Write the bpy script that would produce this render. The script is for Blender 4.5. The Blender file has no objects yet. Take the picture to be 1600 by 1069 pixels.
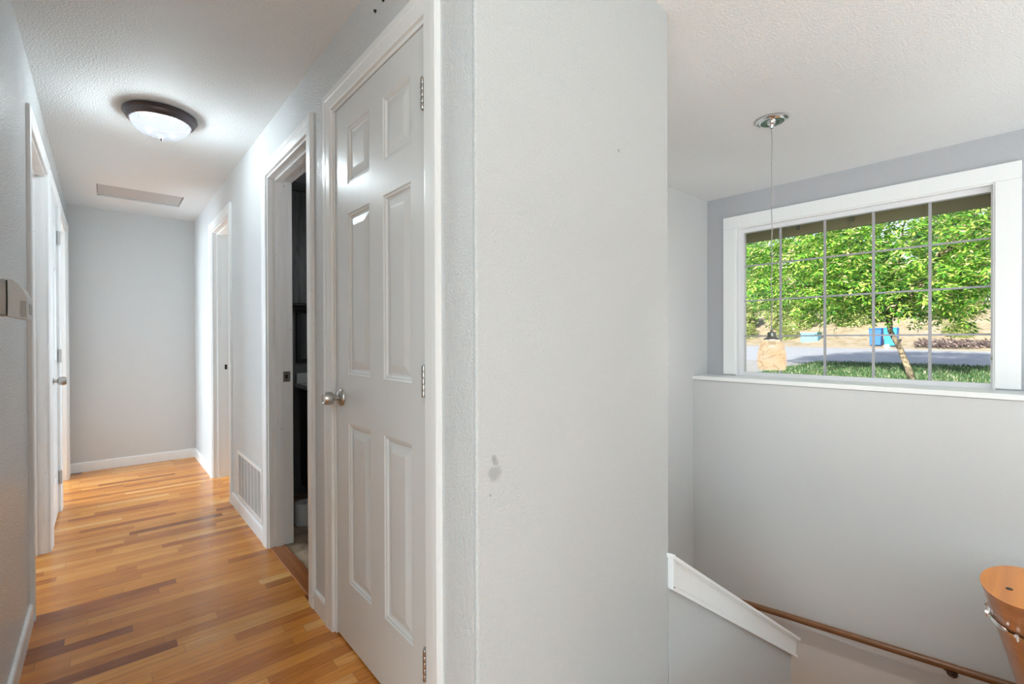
import bpy, bmesh, math, random
from mathutils import Vector, Matrix
R = math.radians
rnd = random.Random(7)
C = bpy.context.scene.collection
SC = bpy.context.scene

# ------------------------------------------------------------------ camera
# world: X = from the hall towards the stair window, Y = down the hall, Z up, metres; eye 1.15 m above the hall floor
YAW, PITCH, ROLL, FPX = 0.7113, -0.0056, -0.0033, 739.98
s, co = math.sin(YAW), math.cos(YAW)
r0, d0, u0 = Vector((co, -s, 0)), Vector((s, co, 0)), Vector((0, 0, 1))
fwd = d0*math.cos(PITCH) + u0*math.sin(PITCH)
up2 = -d0*math.sin(PITCH) + u0*math.cos(PITCH)
rt = r0*math.cos(ROLL) + up2*math.sin(ROLL)
upv = -r0*math.sin(ROLL) + up2*math.cos(ROLL)
cam = bpy.data.cameras.new('camera')
cam.sensor_width = 36; cam.lens = FPX/1600*36; cam.clip_start = 0.02; cam.clip_end = 400
co_ = bpy.data.objects.new('camera', cam); C.objects.link(co_)
m = Matrix((rt, upv, -fwd)).transposed().to_4x4(); m.translation = (0, 0, 1.15)
co_.matrix_world = m
SC.camera = co_

# ------------------------------------------------------------------ world, sun, area lights, exposure
SC.view_settings.view_transform = 'Standard'
SC.view_settings.look = 'None'
SC.view_settings.gamma = 1
SC.view_settings.exposure = 0.38
SC.view_settings.use_curve_mapping = False
SC.cycles.use_denoising = True
SC.cycles.max_bounces = 10
SC.cycles.diffuse_bounces = 6
SC.cycles.transparent_max_bounces = 16
SC.cycles.sample_clamp_indirect = 6
SC.cycles.caustics_reflective = False
SC.cycles.caustics_refractive = False
w = bpy.data.worlds.new('world'); SC.world = w; w.use_nodes = True
nt = w.node_tree; bg = nt.nodes['Background']
sky = nt.nodes.new('ShaderNodeTexSky'); sky.sky_type = 'NISHITA'; sky.sun_disc = False
sky.sun_elevation = R(42); sky.sun_rotation = R(100); sky.air_density = 1.0; sky.dust_density = 1.5
nt.links.new(sky.outputs[0], bg.inputs[0]); bg.inputs[1].default_value = 0.16

def light(name, kind, loc, power, size=None, sizey=None, aim=None, col=(1, 1, 1)):
    l = bpy.data.lights.new(name, kind); l.energy = power; l.color = col
    if kind == 'AREA':
        l.shape = 'RECTANGLE'; l.size = size; l.size_y = sizey or size
    elif kind == 'POINT': l.shadow_soft_size = size
    elif kind == 'SUN': l.angle = R(0.6)
    o = bpy.data.objects.new(name, l); C.objects.link(o); o.location = loc
    if aim is not None: o.rotation_euler = Vector(aim).to_track_quat('-Z', 'Y').to_euler()
    return o
light('sun', 'SUN', (-10, 4, 20), 10.5, aim=(1, 0.10, -0.36), col=(1, .95, .86))
# daylight of the rooms' windows; the dining side light is added fill
light('living_room_window_light', 'AREA', (-1.0, -4.45, 1.06), 16, 2.2, 2.0, aim=(0, 1, 0), col=(.74, .92, 1))
light('dining_fill_light', 'AREA', (-3.0, -1.8, .98), 132, 3.0, 1.8, aim=(1, 0, 0), col=(.74, .92, 1))
light('left_bedroom_window_light', 'AREA', (-2.9, 4.9, 1.3), 230, 2.2, 1.3, aim=(1, 0, 0), col=(.74, .89, 1))
light('right_bedroom_window_light', 'AREA', (3.8, 5.0, 1.4), 110, 2.2, 1.3, aim=(-1, 0, 0), col=(.74, .89, 1))

# added unseen fill lights, no fixtures there: bathroom, then those bounced off the ceiling
light('bathroom_fill_light', 'AREA', (1.3, 2.3, 1.75), 1.3, .4, .4, aim=(0, 1, -.25), col=(.9, .95, 1))
light('upward_fill_light', 'AREA', (-.3, -1.9, 1.45), 88, .4, .4, aim=(0, 0, 1), col=(.82, .945, 1))
light('upward_fill_light', 'AREA', (2.9, -1.3, .5), 26, 1.0, 1.0, aim=(.08, .15, 1), col=(.82, .945, 1))
# ------------------------------------------------------------------ dimensions
XR, XL, YB, YL, ZC = 0.684, -0.235, 0.927, 5.60, 2.325
XE, XE2, YG, XC = 3.926, 3.67, 1.986, 1.545
ZL = -1.36      # landing below

# ------------------------------------------------------------------ materials
def mat(name, col=(.8, .8, .8), rough=.5, metal=0, spec=.5):
    m = bpy.data.materials.new(name); m.use_nodes = True
    b = m.node_tree.nodes['Principled BSDF']
    b.inputs['Base Color'].default_value = (*col, 1); b.inputs['Roughness'].default_value = rough
    b.inputs['Metallic'].default_value = metal; b.inputs['Specular IOR Level'].default_value = spec
    return m
class NT:
    def __init__(s, m): s.t = m.node_tree; s.b = s.t.nodes['Principled BSDF']
    def n(s, ty, **k):
        x = s.t.nodes.new(ty)
        for a, v in k.items():
            if a.startswith('i_'): x.inputs[a[2:].replace('_', ' ')].default_value = v
            else: setattr(x, a, v)
        return x
    def l(s, a, b): s.t.links.new(a, b)
    def coord(s, sc=(1, 1, 1)):
        tc = s.n('ShaderNodeTexCoord'); mp = s.n('ShaderNodeMapping'); mp.inputs['Scale'].default_value = sc
        s.l(tc.outputs['Object'], mp.inputs[0]); return mp.outputs[0]
    def math(s, op, a, b=None):
        x = s.n('ShaderNodeMath', operation=op)
        for i, v in enumerate((a, b)):
            if v is None: continue
            if isinstance(v, (int, float)): x.inputs[i].default_value = v
            else: s.l(v, x.inputs[i])
        return x.outputs[0]
    def ramp(s, fac, stops, interp='LINEAR'):
        r = s.n('ShaderNodeValToRGB'); e = r.color_ramp.elements; r.color_ramp.interpolation = interp
        while len(e) < len(stops): e.new(.5)
        for q, (p, c) in zip(e, stops): q.position = p; q.color = (*c, 1) if len(c) == 3 else c
        s.l(fac, r.inputs[0]); return r.outputs[0]
    def mix(s, fac, a, b, mode='MIX'):
        x = s.n('ShaderNodeMix', data_type='RGBA', blend_type=mode)
        for i, v in ((0, fac), (6, a), (7, b)):
            if isinstance(v, (int, float)): x.inputs[i].default_value = v
            elif isinstance(v, tuple): x.inputs[i].default_value = (*v, 1)
            else: s.l(v, x.inputs[i])
        return x.outputs[2]
    def bump(s, h, strength, dist):
        b = s.n('ShaderNodeBump'); b.inputs['Strength'].default_value = strength; b.inputs['Distance'].default_value = dist
        s.l(h, b.inputs['Height']); s.l(b.outputs[0], s.b.inputs['Normal'])
def noise(N, vec, scale, detail=3, rough=.5, dist=0):
    x = N.n('ShaderNodeTexNoise'); x.inputs['Scale'].default_value = scale; x.inputs['Detail'].default_value = detail
    x.inputs['Roughness'].default_value = rough; x.inputs['Distortion'].default_value = dist
    N.l(vec, x.inputs['Vector']); return x.outputs[0]

def paint(name, col, rough, texture, strength, spots=()):
    """orange-peel textured wall paint; spots = scuffs (x, y, z, radius, darkness)"""
    m = mat(name, col, rough); N = NT(m); v = N.coord()
    h = noise(N, v, texture, 2, .55)
    h2 = N.ramp(h, [(.38, (0, 0, 0)), (.62, (1, 1, 1))])
    N.bump(h2, strength, .0026)
    big = noise(N, v, 1.3, 3)
    c = N.mix(N.math('MULTIPLY', big, .06), col, tuple(x*.80 for x in col))
    for (x, y, z, rad, dk) in spots:
        d = N.n('ShaderNodeVectorMath', operation='DISTANCE'); N.l(v, d.inputs[0]); d.inputs[1].default_value = (x, y, z)
        wob = N.math('ADD', d.outputs['Value'], N.math('MULTIPLY', N.math('SUBTRACT', noise(N, v, 40, 3), .5), rad*1.2))
        f = N.ramp(wob, [(0, (1, 1, 1)), (min(.999, rad*.6), (1, 1, 1)), (min(1, rad*1.1), (0, 0, 0))])
        c = N.mix(N.math('MULTIPLY', f, dk), c, (.12, .12, .12))
    N.l(c, N.b.inputs['Base Color'])
    return m
WALLC = (.635, .655, .66)
M = {}
M['wall'] = paint('wall paint light grey', WALLC, .42, 190, .35)
M['wall_glossy'] = paint('wall paint light grey semi gloss', WALLC, .30, 170, .6)
M['wall_left'] = paint('left wall paint light grey semi gloss', WALLC, .24, 150, 1.0)
M['wall_center'] = paint('wall paint light grey with scuffs', (.505, .53, .535), .6, 190, .45,  # same paint as the hall, darkened to hold back the light; scuffs are real
    [(.740, YB, .814, .022, .35), (.744, YB, .842, .010, .35), (.738, YB, .853, .008, .4), (1.253, YB, 1.754, .0045, .8), (.726, YB, .762, .0032, .9)])
M['wall_shaded'] = paint('wall paint grey with painted shade', (.43, .44, .465), .5, 190, .25)  # bluish shade of the upper window wall is put into its colour
M['wall_low'] = paint('wall paint mid grey', (.60, .61, .61), .5, 190, .3)
M['wall_end'] = paint('wall paint end of hall', (.62, .63, .63), .45, 170, .4)
M['ceil'] = paint('ceiling paint', (.75, .78, .79), .7, 120, .5)
M['ceil_b'] = paint('hatch board', (.50, .49, .48), .6, 60, .3)

def trim_mat(name, col, rough, dirt):
    m = mat(name, col, rough); N = NT(m); v = N.coord()
    h = noise(N, N.coord((40, 40, 1.5)), 3, 3)
    N.bump(h, .12, .002)
    sp = noise(N, v, 38, 4, .7)
    f = N.ramp(sp, [(.0, (0, 0, 0)), (.70-.03*dirt, (0, 0, 0)), (.76, (1, 1, 1))])
    c = N.mix(N.math('MULTIPLY', f, .5*dirt), col, (.22, .21, .2))
    st = noise(N, N.coord((9, 9, .8)), 4, 4)
    c = N.mix(N.math('MULTIPLY', N.ramp(st, [(.45, (0, 0, 0)), (.75, (1, 1, 1))]), .16*dirt), c, tuple(x*.6 for x in col))
    N.l(c, N.b.inputs['Base Color']); return m
M['trim'] = trim_mat('white semi gloss trim paint', (.82, .84, .84), .3, .25)
M['trim_worn'] = trim_mat('worn scuffed trim paint', (.82, .83, .83), .38, 1.6)
M['door'] = trim_mat('white door paint', (.69, .71, .71), .33, .25)
M['vinyl'] = mat('window vinyl', (.74, .74, .76), .35)
M['grille'] = mat('muntin metal', (.36, .355, .37), .4)
M['steel'] = mat('brushed nickel', (.50, .49, .47), .28, 1)
M['chrome'] = mat('polished chrome', (.82, .82, .82), .12, 1)
M['darkmetal'] = mat('dark bronze', (.085, .068, .072), .38, .6)
M['black'] = mat('black', (.006, .006, .006), .5)
M['plastic'] = mat('ivory plastic', (.52, .54, .54), .4)
M['plastic_grey'] = mat('grey plastic', (.36, .36, .35), .5)

def wood_floor():
    m = mat('oak strip floor', (.6, .35, .15), .25); N = NT(m); N.b.inputs['Specular IOR Level'].default_value = .42
    tc = N.n('ShaderNodeTexCoord'); sx = N.n('ShaderNodeSeparateXYZ'); N.l(tc.outputs['Object'], sx.inputs[0])
    row = N.math('DIVIDE', sx.outputs[1], .057); rid = N.math('FLOOR', row); fr = N.math('FRACT', row)
    wn = N.n('ShaderNodeTexWhiteNoise', noise_dimensions='1D'); N.l(rid, wn.inputs['W'])
    off = N.math('MULTIPLY', wn.outputs['Value'], 173.0)
    W = N.math('ADD', N.math('MULTIPLY', sx.outputs[0], 2.1), off)
    vo = N.n('ShaderNodeTexVoronoi', voronoi_dimensions='1D', feature='F1'); vo.inputs['Scale'].default_value = 1; vo.inputs['Randomness'].default_value = .85; N.l(W, vo.inputs['W'])
    ve = N.n('ShaderNodeTexVoronoi', voronoi_dimensions='1D', feature='DISTANCE_TO_EDGE'); ve.inputs['Scale'].default_value = 1; ve.inputs['Randomness'].default_value = .85; N.l(W, ve.inputs['W'])
    sc = N.n('ShaderNodeSeparateColor'); N.l(vo.outputs['Color'], sc.inputs[0])
    base = N.ramp(sc.outputs[0], [(0, (.27, .085, .022)), (.04, (.38, .12, .026)), (.14, (.58, .215, .042)), (.5, (.72, .285, .052)), (.8, (.80, .36, .080)), (1, (.88, .49, .16))])
    # grain
    cx = N.n('ShaderNodeCombineXYZ')
    N.l(N.math('ADD', N.math('MULTIPLY', sx.outputs[0], 2.2), N.math('MULTIPLY', sc.outputs[1], 40)), cx.inputs[0])
    N.l(N.math('MULTIPLY', sx.outputs[1], 42), cx.inputs[1]); N.l(N.math('MULTIPLY', sc.outputs[2], 30), cx.inputs[2])
    g = noise(N, cx.outputs[0], 1.6, 5, .65, 1.2)
    cx2 = N.n('ShaderNodeCombineXYZ')
    N.l(N.math('ADD', N.math('MULTIPLY', sx.outputs[0], 9), N.math('MULTIPLY', sc.outputs[1], 70)), cx2.inputs[0])
    N.l(N.math('MULTIPLY', sx.outputs[1], 260), cx2.inputs[1])
    g2 = noise(N, cx2.outputs[0], 1, 3, .6)
    c = N.mix(N.math('MULTIPLY', N.ramp(g, [(.40, (0, 0, 0)), (.62, (1, 1, 1))]), .50), base, N.mix(1.0, base, (.55, .38, .26), 'MULTIPLY'))
    c = N.mix(N.math('MULTIPLY', N.ramp(g2, [(.45, (0, 0, 0)), (.7, (1, 1, 1))]), .32), c, N.mix(1.0, base, (.55, .42, .36), 'MULTIPLY'))
    e1 = N.math('MINIMUM', fr, N.math('SUBTRACT', 1.0, fr))
    gap = N.ramp(e1, [(0, (1, 1, 1)), (.02, (.8, .8, .8)), (.035, (0, 0, 0))])
    gap2 = N.ramp(ve.outputs['Distance'], [(0, (1, 1, 1)), (.004, (0, 0, 0))])
    gp = N.math('MAXIMUM', gap, gap2)
    c = N.mix(N.math('MULTIPLY', gp, .45), c, (.10, .045, .02))
    N.l(c, N.b.inputs['Base Color'])
    N.l(N.ramp(noise(N, tc.outputs['Object'], 5, 3), [(0, (.16,)*3), (1, (.30,)*3)]), N.b.inputs['Roughness'])
    N.bump(N.math('SUBTRACT', g2, N.math('MULTIPLY', gp, 1.0)), .10, .0015)
    return m
M['floor'] = wood_floor()
def wood(name, c1, c2, sc=(2, 30, 30), rough=.35, coat=0):
    m = mat(name, c1, rough); N = NT(m)
    g = noise(N, N.coord(sc), 1.5, 5, .6, .8)
    N.l(N.ramp(g, [(.3, c2), (.65, c1)]), N.b.inputs['Base Color']); N.b.inputs['Coat Weight'].default_value = coat
    return m
M['threshold'] = wood('red oak threshold', (.42, .15, .05), (.23, .07, .022), (30, 2, 30), .3)
M['rail_brown'] = wood('brown stained rail', (.20, .088, .035), (.12, .048, .018), (20, 2, 20), .35)
M['rail_orange'] = wood('varnished fir rail', (.60, .20, .014), (.42, .125, .008), (3, 40, 40), .35, .15)
M['darkwood'] = wood('black stained wood', (.020, .019, .018), (.006, .006, .006), (40, 40, 2), .4)
M['bathwall'] = mat('bathroom wall dark grey', (.16, .16, .155), .7)  # darkness of the unlit bathroom is put into the wall colour
M['counter'] = mat('pale counter', (.62, .62, .60), .35)
M['paper'] = mat('tissue paper', (.70, .70, .69), .9)
def vinyl_tile():
    m = mat('stone look tile', (.4, .3, .2), .45); N = NT(m); v = N.coord()
    a = noise(N, v, 7, 6, .65, .6)
    N.l(N.ramp(a, [(.3, (.20, .13, .08)), (.5, (.42, .30, .20)), (.7, (.60, .47, .34))]), N.b.inputs['Base Color']); return m
M['tile'] = vinyl_tile()

def glass_mat():
    m = bpy.data.materials.new('window glass'); m.use_nodes = True; t = m.node_tree; t.nodes.clear()
    o = t.nodes.new('ShaderNodeOutputMaterial'); mx = t.nodes.new('ShaderNodeMixShader'); tr = t.nodes.new('ShaderNodeBsdfTransparent')
    gl = t.nodes.new('ShaderNodeBsdfGlossy'); gl.inputs['Roughness'].default_value = .02; f = t.nodes.new('ShaderNodeFresnel'); f.inputs[0].default_value = 1.3
    tr.inputs[0].default_value = (.97, .98, .98, 1)
    t.links.new(f.outputs[0], mx.inputs[0]); t.links.new(tr.outputs[0], mx.inputs[1]); t.links.new(gl.outputs[0], mx.inputs[2]); t.links.new(mx.outputs[0], o.inputs[0]); return m
M['glass'] = glass_mat()

# ------------------------------------------------------------------ mesh helpers
def link(name, bm, m, parent=None, smooth=False, bevel=0, seg=2):
    bmesh.ops.recalc_face_normals(bm, faces=bm.faces)
    me = bpy.data.meshes.new(name); bm.to_mesh(me); bm.free()
    o = bpy.data.objects.new(name, me); C.objects.link(o)
    for x in (m if isinstance(m, (list, tuple)) else [m]): me.materials.append(x)
    if smooth:
        for p in me.polygons: p.use_smooth = True
        if smooth != True:
            try: me.set_sharp_from_angle(angle=R(smooth))
            except Exception: pass
    if bevel:
        b = o.modifiers.new('bevel', 'BEVEL'); b.width = bevel; b.segments = seg; b.limit_method = 'ANGLE'; b.angle_limit = R(40)
    if parent is not None:
        o.parent = parent; o.matrix_parent_inverse = parent.matrix_basis.inverted()
    return o
def box(bm, a, b, mi=0):
    x0, y0, z0 = (min(p, q) for p, q in zip(a, b)); x1, y1, z1 = (max(p, q) for p, q in zip(a, b))
    v = [bm.verts.new(p) for p in ((x0,y0,z0),(x1,y0,z0),(x1,y1,z0),(x0,y1,z0),(x0,y0,z1),(x1,y0,z1),(x1,y1,z1),(x0,y1,z1))]
    for f in ((0,3,2,1),(4,5,6,7),(0,1,5,4),(1,2,6,5),(2,3,7,6),(3,0,4,7)):
        bm.faces.new([v[i] for i in f]).material_index = mi
def boxes(*bs):
    bm = bmesh.new()
    for a, b in bs: box(bm, a, b)
    return bm
def lathe(bm, prof, c, axis='Z', n=48, ripple=0, flutes=0, mi=0):
    """prof: list of (radius, height); c centre"""
    rings = []
    for (r, h) in prof:
        ring = []
        for i in range(n):
            t = 2*math.pi*i/n
            rr = r*(1+ripple*math.cos(flutes*t)) if ripple else r
            x, y = rr*math.cos(t), rr*math.sin(t)
            p = {'Z': (x, y, h), 'X': (h, x, y), 'Y': (x, h, y)}[axis]
            ring.append(bm.verts.new((c[0]+p[0], c[1]+p[1], c[2]+p[2])))
        rings.append(ring)
    for a, b in zip(rings, rings[1:]):
        for i in range(n):
            bm.faces.new((a[i], a[(i+1) % n], b[(i+1) % n], b[i])).material_index = mi
    for ring, (r, h) in ((rings[0], prof[0]), (rings[-1], prof[-1])):
        if r > 1e-5: bm.faces.new(ring).material_index = mi
    return bm
def tube(bm, pts, rad, n=10, caps=True):
    rings = []
    pts = [Vector(p) for p in pts]
    rads = rad if isinstance(rad, (list, tuple)) else [rad]*len(pts)
    for i, p in enumerate(pts):
        t = (pts[min(i+1, len(pts)-1)]-pts[max(i-1, 0)]).normalized()
        q = t.to_track_quat('Z', 'Y')
        rings.append([bm.verts.new(p + q @ Vector((rads[i]*math.cos(2*math.pi*k/n), rads[i]*math.sin(2*math.pi*k/n), 0))) for k in range(n)])
    for a, b in zip(rings, rings[1:]):
        for k in range(n): bm.faces.new((a[k], a[(k+1) % n], b[(k+1) % n], b[k]))
    if caps: bm.faces.new(rings[0]); bm.faces.new(rings[-1])
    return bm
def prism(bm, poly, axis, a, b):
    """poly of 2D points extruded along axis between a and b"""
    def P(u, v, w): return {'X': (w, u, v), 'Y': (u, w, v), 'Z': (u, v, w)}[axis]
    A = [bm.verts.new(P(u, v, a)) for u, v in poly]; B = [bm.verts.new(P(u, v, b)) for u, v in poly]
    n = len(poly)
    for i in range(n): bm.faces.new((A[i], A[(i+1) % n], B[(i+1) % n], B[i]))
    bm.faces.new(A); bm.faces.new(B); return bm
def struct(name, bm, m, **k):
    o = link(name, bm, m, **k)
    if k.get('parent') is None: o['kind'] = 'structure'
    return o
def empty(name, loc):
    o = bpy.data.objects.new(name, None); C.objects.link(o); o.location = loc; o.empty_display_size = .1; return o
def thing(name, loc, label, cat, group=None):
    return tag(empty(name, loc), label, cat, group)
def tag(o, label, cat, group=None, kind=None):
    o['label'] = label; o['category'] = cat
    if group: o['group'] = group
    if kind: o['kind'] = kind
    return o

# ------------------------------------------------------------------ floors and ceiling
fx = .70
struct('floor', boxes(((-3.2, -4.6, -.2), (fx, 6.8, 0)), ((fx, 3.78, -.2), (4.0, 6.8, 0)), ((fx, -4.6, -.2), (.95, YB, 0)),
                      ((.95, -4.6, -.2), (XE2, -.10, 0)), ((fx, YB+.05, -.2), (XC-.02, 2.04, 0))), M['floor'])
struct('floor_bathroom', boxes(((.765, 2.04, -.2), (2.2, 3.78, -.002)), ((fx, 2.04, -.2), (.765, 2.15, -.002)), ((fx, 2.86, -.2), (.765, 3.78, -.002))), M['tile'])
struct('trim_threshold', boxes(((fx-.012, 2.15, -.2), (.765, 2.86, .004))), M['threshold'], bevel=.003)
# stair flight and landing, running down along the central wall
st = bmesh.new()
poly = [(.95, 0)]
nr = 7; run = (2.74-.95)/nr; rise = -ZL/(nr+1)
poly = [(.95, -.002)]
for i in range(nr):
    poly.append((.95+i*run, -rise*(i+1))); poly.append((.95+(i+1)*run, -rise*(i+1)))
poly += [(2.74, ZL), (2.74, ZL-.15), (.95, ZL-.15)]
prism(st, poly, 'Y', -.02, YB)
struct('floor_stairs', st, M['floor'])
struct('floor_landing', boxes(((2.74, -.10, ZL-.15), (XE2, YG, ZL)), ((XC, YB+.1, ZL-.15), (2.74, YG, ZL))), M['floor'])

HX0, HX1, HY0, HY1 = -.035, .510, 4.71, 5.09
struct('ceiling', boxes(((-3.2, -4.6, ZC), (4.15, HY0, ZC+.12)), ((-3.2, HY1, ZC), (4.15, 6.8, ZC+.12)),
                        ((-3.2, HY0, ZC), (HX0, HY1, ZC+.12)), ((HX1, HY0, ZC), (4.15, HY1, ZC+.12)), ((HX0-.2, HY0-.2, ZC+.12), (HX1+.2, HY1+.2, ZC+.14))), M['ceil'])

# ------------------------------------------------------------------ walls
def wall_y(x0, x1, ya, yb, z0, z1, opens):
    """wall running along Y with openings (y0, y1, z0, z1)"""
    bs = []; y = ya
    for (p, q, a, b) in sorted(opens):
        if p > y: bs.append(((x0, y, z0), (x1, p, z1)))
        if a > z0: bs.append(((x0, p, z0), (x1, q, a)))
        if b < z1: bs.append(((x0, p, b), (x1, q, z1)))
        y = q
    if y < yb: bs.append(((x0, y, z0), (x1, yb, z1)))
    return boxes(*bs)
DH = 2.055
D1 = (1.150, 1.872); D2 = (2.15, 2.862); D3 = (3.87, 4.62)
D4 = (2.80, 3.60); D5 = (3.735, 4.40); D6 = (4.53, 5.36)
WT = .116
struct('wall_right', wall_y(XR, XR+WT, YB+.012, YL, 0, ZC, [(*D1, 0, DH), (*D2, 0, DH), (*D3, 0, DH)]), M['wall_glossy'])
struct('wall_left', wall_y(XL-WT, XL, .6, YL, 0, ZC, [(*D4, 0, DH), (*D5, 0, DH), (*D6, 0, DH)]), M['wall_left'])
struct('wall_end', boxes(((XL-WT, YL, 0), (XR+WT, YL+.1, ZC))), M['wall_end'])
bm = bmesh.new(); rc = .007
arc = lambda cx, cy, a0: [(cx+rc*math.cos(a0+k*math.pi/8), cy+rc*math.sin(a0+k*math.pi/8)) for k in range(5)]
prism(bm, arc(XR+rc, YB+rc, math.pi)+arc(XC-rc, YB+rc, 1.5*math.pi)+[(XC, YB+.10), (XR+.03, YB+.10), (XR+.03, YB+.012), (XR, YB+.012)], 'Z', ZL, ZC)
struct('wall_center', bm, M['wall_center'], smooth=30)
struct('wall_closet', boxes(((XC-.1, YB+.10, ZL), (XC, YG, ZC)), ((XR+WT, 1.94, 0), (XC-.1, 2.04, ZC))), M['wall'])
struct('wall_recess', boxes(((XC-.1, YG, ZL-.2), (XE+.13, YG+.1, ZC))), M['wall'])
struct('wall_window', wall_y(XE, XE+.13, -4.6, YG, ZL-.2, ZC, [(.254, 1.742, .846, 2.052)]), M['wall_shaded'])
struct('wall_lower', boxes(((XE2+.015, -4.6, -.86), (XE, YG, .812))), M['wall_low'])
struct('wall_foundation', boxes(((XE2+.011, -4.6, ZL-.2), (XE, YG, -.855))), M['wall_low'])
kn = bmesh.new()
prism(kn, [(XC, ZL), (2.735, ZL), (2.735, -.475), (XC, .325)], 'Y', YB, YB+.1)
struct('wall_knee', kn, M['wall_center'])
struct('wall_stair', boxes(((.95, -.10, ZL), (XE2, -.04, 0))), M['wall'])
struct('wall_back', boxes(((-3.2, -4.7, 0), (4.1, -4.6, ZC))), M['wall'])
struct('wall_side', boxes(((-3.3, -4.6, 0), (-3.2, 6.8, ZC)), ((-3.2, .6, 0), (XL-WT, .7, ZC)), ((-3.2, 2.3, 0), (XL-WT, 2.4, ZC)), ((-3.2, 4.42, 0), (XL-WT, 4.50, ZC))), M['wall'])
struct('wall_far', boxes(((-3.2, 6.8, 0), (4.1, 6.9, ZC)), ((4.0, 3.78, 0), (4.1, 6.8, ZC)), ((1.55, 3.72, 0), (4.1, 3.78, ZC))), M['wall'])
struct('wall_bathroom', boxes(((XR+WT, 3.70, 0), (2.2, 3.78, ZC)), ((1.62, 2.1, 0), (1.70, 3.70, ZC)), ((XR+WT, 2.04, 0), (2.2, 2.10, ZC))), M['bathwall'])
struct('wall_linen', boxes(((-1.0, D5[0]-.06, 0), (XL-WT, D5[0]-.02, ZC)), ((-1.0, D5[0]-.06, 0), (-.96, D5[1]+.1, ZC))), M['wall'])

# baseboards (slightly rounded top)
def base_prof(t=.012, h=.085): return [(0, 0), (t, 0), (t, h-.012), (t*.75, h-.004), (t*.3, h), (0, h)]
def base_y(name, x, sgn, y0, y1, m=None):
    bm = bmesh.new(); prism(bm, [(x+sgn*u, v) for u, v in base_prof()], 'Y', y0, y1)
    return struct(name, bm, m or M['trim'])
CW = .068
base_y('baseboard_right', XR, -1, D3[1]+CW, YL)
base_y('baseboard_vent', XR, -1, D2[1]+CW, D3[0]-CW, M['trim_worn'])
base_y('baseboard_bath', XR, -1, D1[1]+CW, D2[0]-CW, M['trim_worn'])
base_y('baseboard_left', XL, 1, .6, D4[0]-.075, M['trim_worn'])
base_y('baseboard_left_far', XL, 1, D6[1]+.06, YL-.012)
bm = bmesh.new(); prism(bm, [(YL-u, v) for u, v in base_prof()], 'X', XL, XR-.012); struct('baseboard_end', bm, M['trim'])

# ------------------------------------------------------------------ doors
def casing_bm(x, sgn, y0, y1, z1, w=CW, t=.016, z0=0):
    """mitred casing round an opening in a wall face at x, standing out by sgn"""
    prof = [(.0, 0), (.0, t*.6), (.004, t*.75), (.012, t*.8), (w*.55, t*.88), (w*.60, t), (w*.92, t), (w, t*.8), (w, 0)]
    rings = []
    for (py, pz, dy, dz) in ((y0, z0, -1, 0), (y0, z1, -1, 1), (y1, z1, 1, 1), (y1, z0, 1, 0)):
        rings.append([(x+sgn*tt, py+dy*ww, pz+dz*ww) for ww, tt in prof])
    bm = bmesh.new(); V = [[bm.verts.new(p) for p in r_] for r_ in rings]; n = len(prof)
    for a, b in zip(V, V[1:]):
        for i in range(n): bm.faces.new((a[i], a[(i+1) % n], b[(i+1) % n], b[i]))
    bm.faces.new(V[0]); bm.faces.new(V[-1]); return bm
def jamb_bm(xa, xb, y0, y1, z1, t=.017, stop=None):
    lo, hi = min(xa, xb), max(xa, xb)
    bs = [((lo, y0, 0), (hi, y0+t, z1)), ((lo, y1-t, 0), (hi, y1, z1)), ((lo, y0+t, z1-t), (hi, y1-t, z1))]
    if stop:
        a, b = stop
        bs += [((a, y0+t, 0), (b, y0+t+.011, z1-t)), ((a, y1-t-.011, 0), (b, y1-t, z1-t)), ((a, y0+t+.011, z1-t-.011), (b, y1-t-.011, z1-t))]
    return boxes(*bs)
def panel_leaf(name, xf, sgn, y0, y1, z0, z1, th, cols, rows, m, parent):
    """raised-panel door leaf; front face at xf looking towards sgn"""
    bm = bmesh.new()
    ys = [y0]+[v for c in cols for v in c]+[y1]; zs = [z0]+[v for r_ in rows for v in r_]+[z1]
    V = {}
    def v(y, z, d=0):
        k = (round(y, 5), round(z, 5), round(d, 5))
        if k not in V: V[k] = bm.verts.new((xf-sgn*d, y, z))
        return V[k]
    for i in range(len(ys)-1):
        for j in range(len(zs)-1):
            a, b, c, d = ys[i], ys[i+1], zs[j], zs[j+1]
            if i % 2 and j % 2:
                loops = []
                for ins, dep in ((0, 0), (.004, .0035), (.009, .004), (.014, .0095), (.020, .0105), (.046, .003), (.050, .0022)):
                    loops.append([v(a+ins, c+ins, dep), v(b-ins, c+ins, dep), v(b-ins, d-ins, dep), v(a+ins, d-ins, dep)])
                for p, q in zip(loops, loops[1:]):
                    for k in range(4): bm.faces.new((p[k], p[(k+1) % 4], q[(k+1) % 4], q[k]))
                bm.faces.new(loops[-1])
            else:
                bm.faces.new((v(a, c), v(b, c), v(b, d), v(a, d)))
    # back and edges
    B = [bm.verts.new((xf-sgn*th, y, z)) for y, z in ((y0, z0), (y1, z0), (y1, z1), (y0, z1))]
    bm.faces.new(B)
    for seq, e in (([v(y, z0) for y in ys], (0, 1)), ([v(y1, z) for z in zs], (1, 2)), ([v(y, z1) for y in reversed(ys)], (2, 3)), ([v(y0, z) for z in reversed(zs)], (3, 0))):
        bm.faces.new(list(seq)+[B[e[1]], B[e[0]]])
    return link(name, bm, m, parent)
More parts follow.
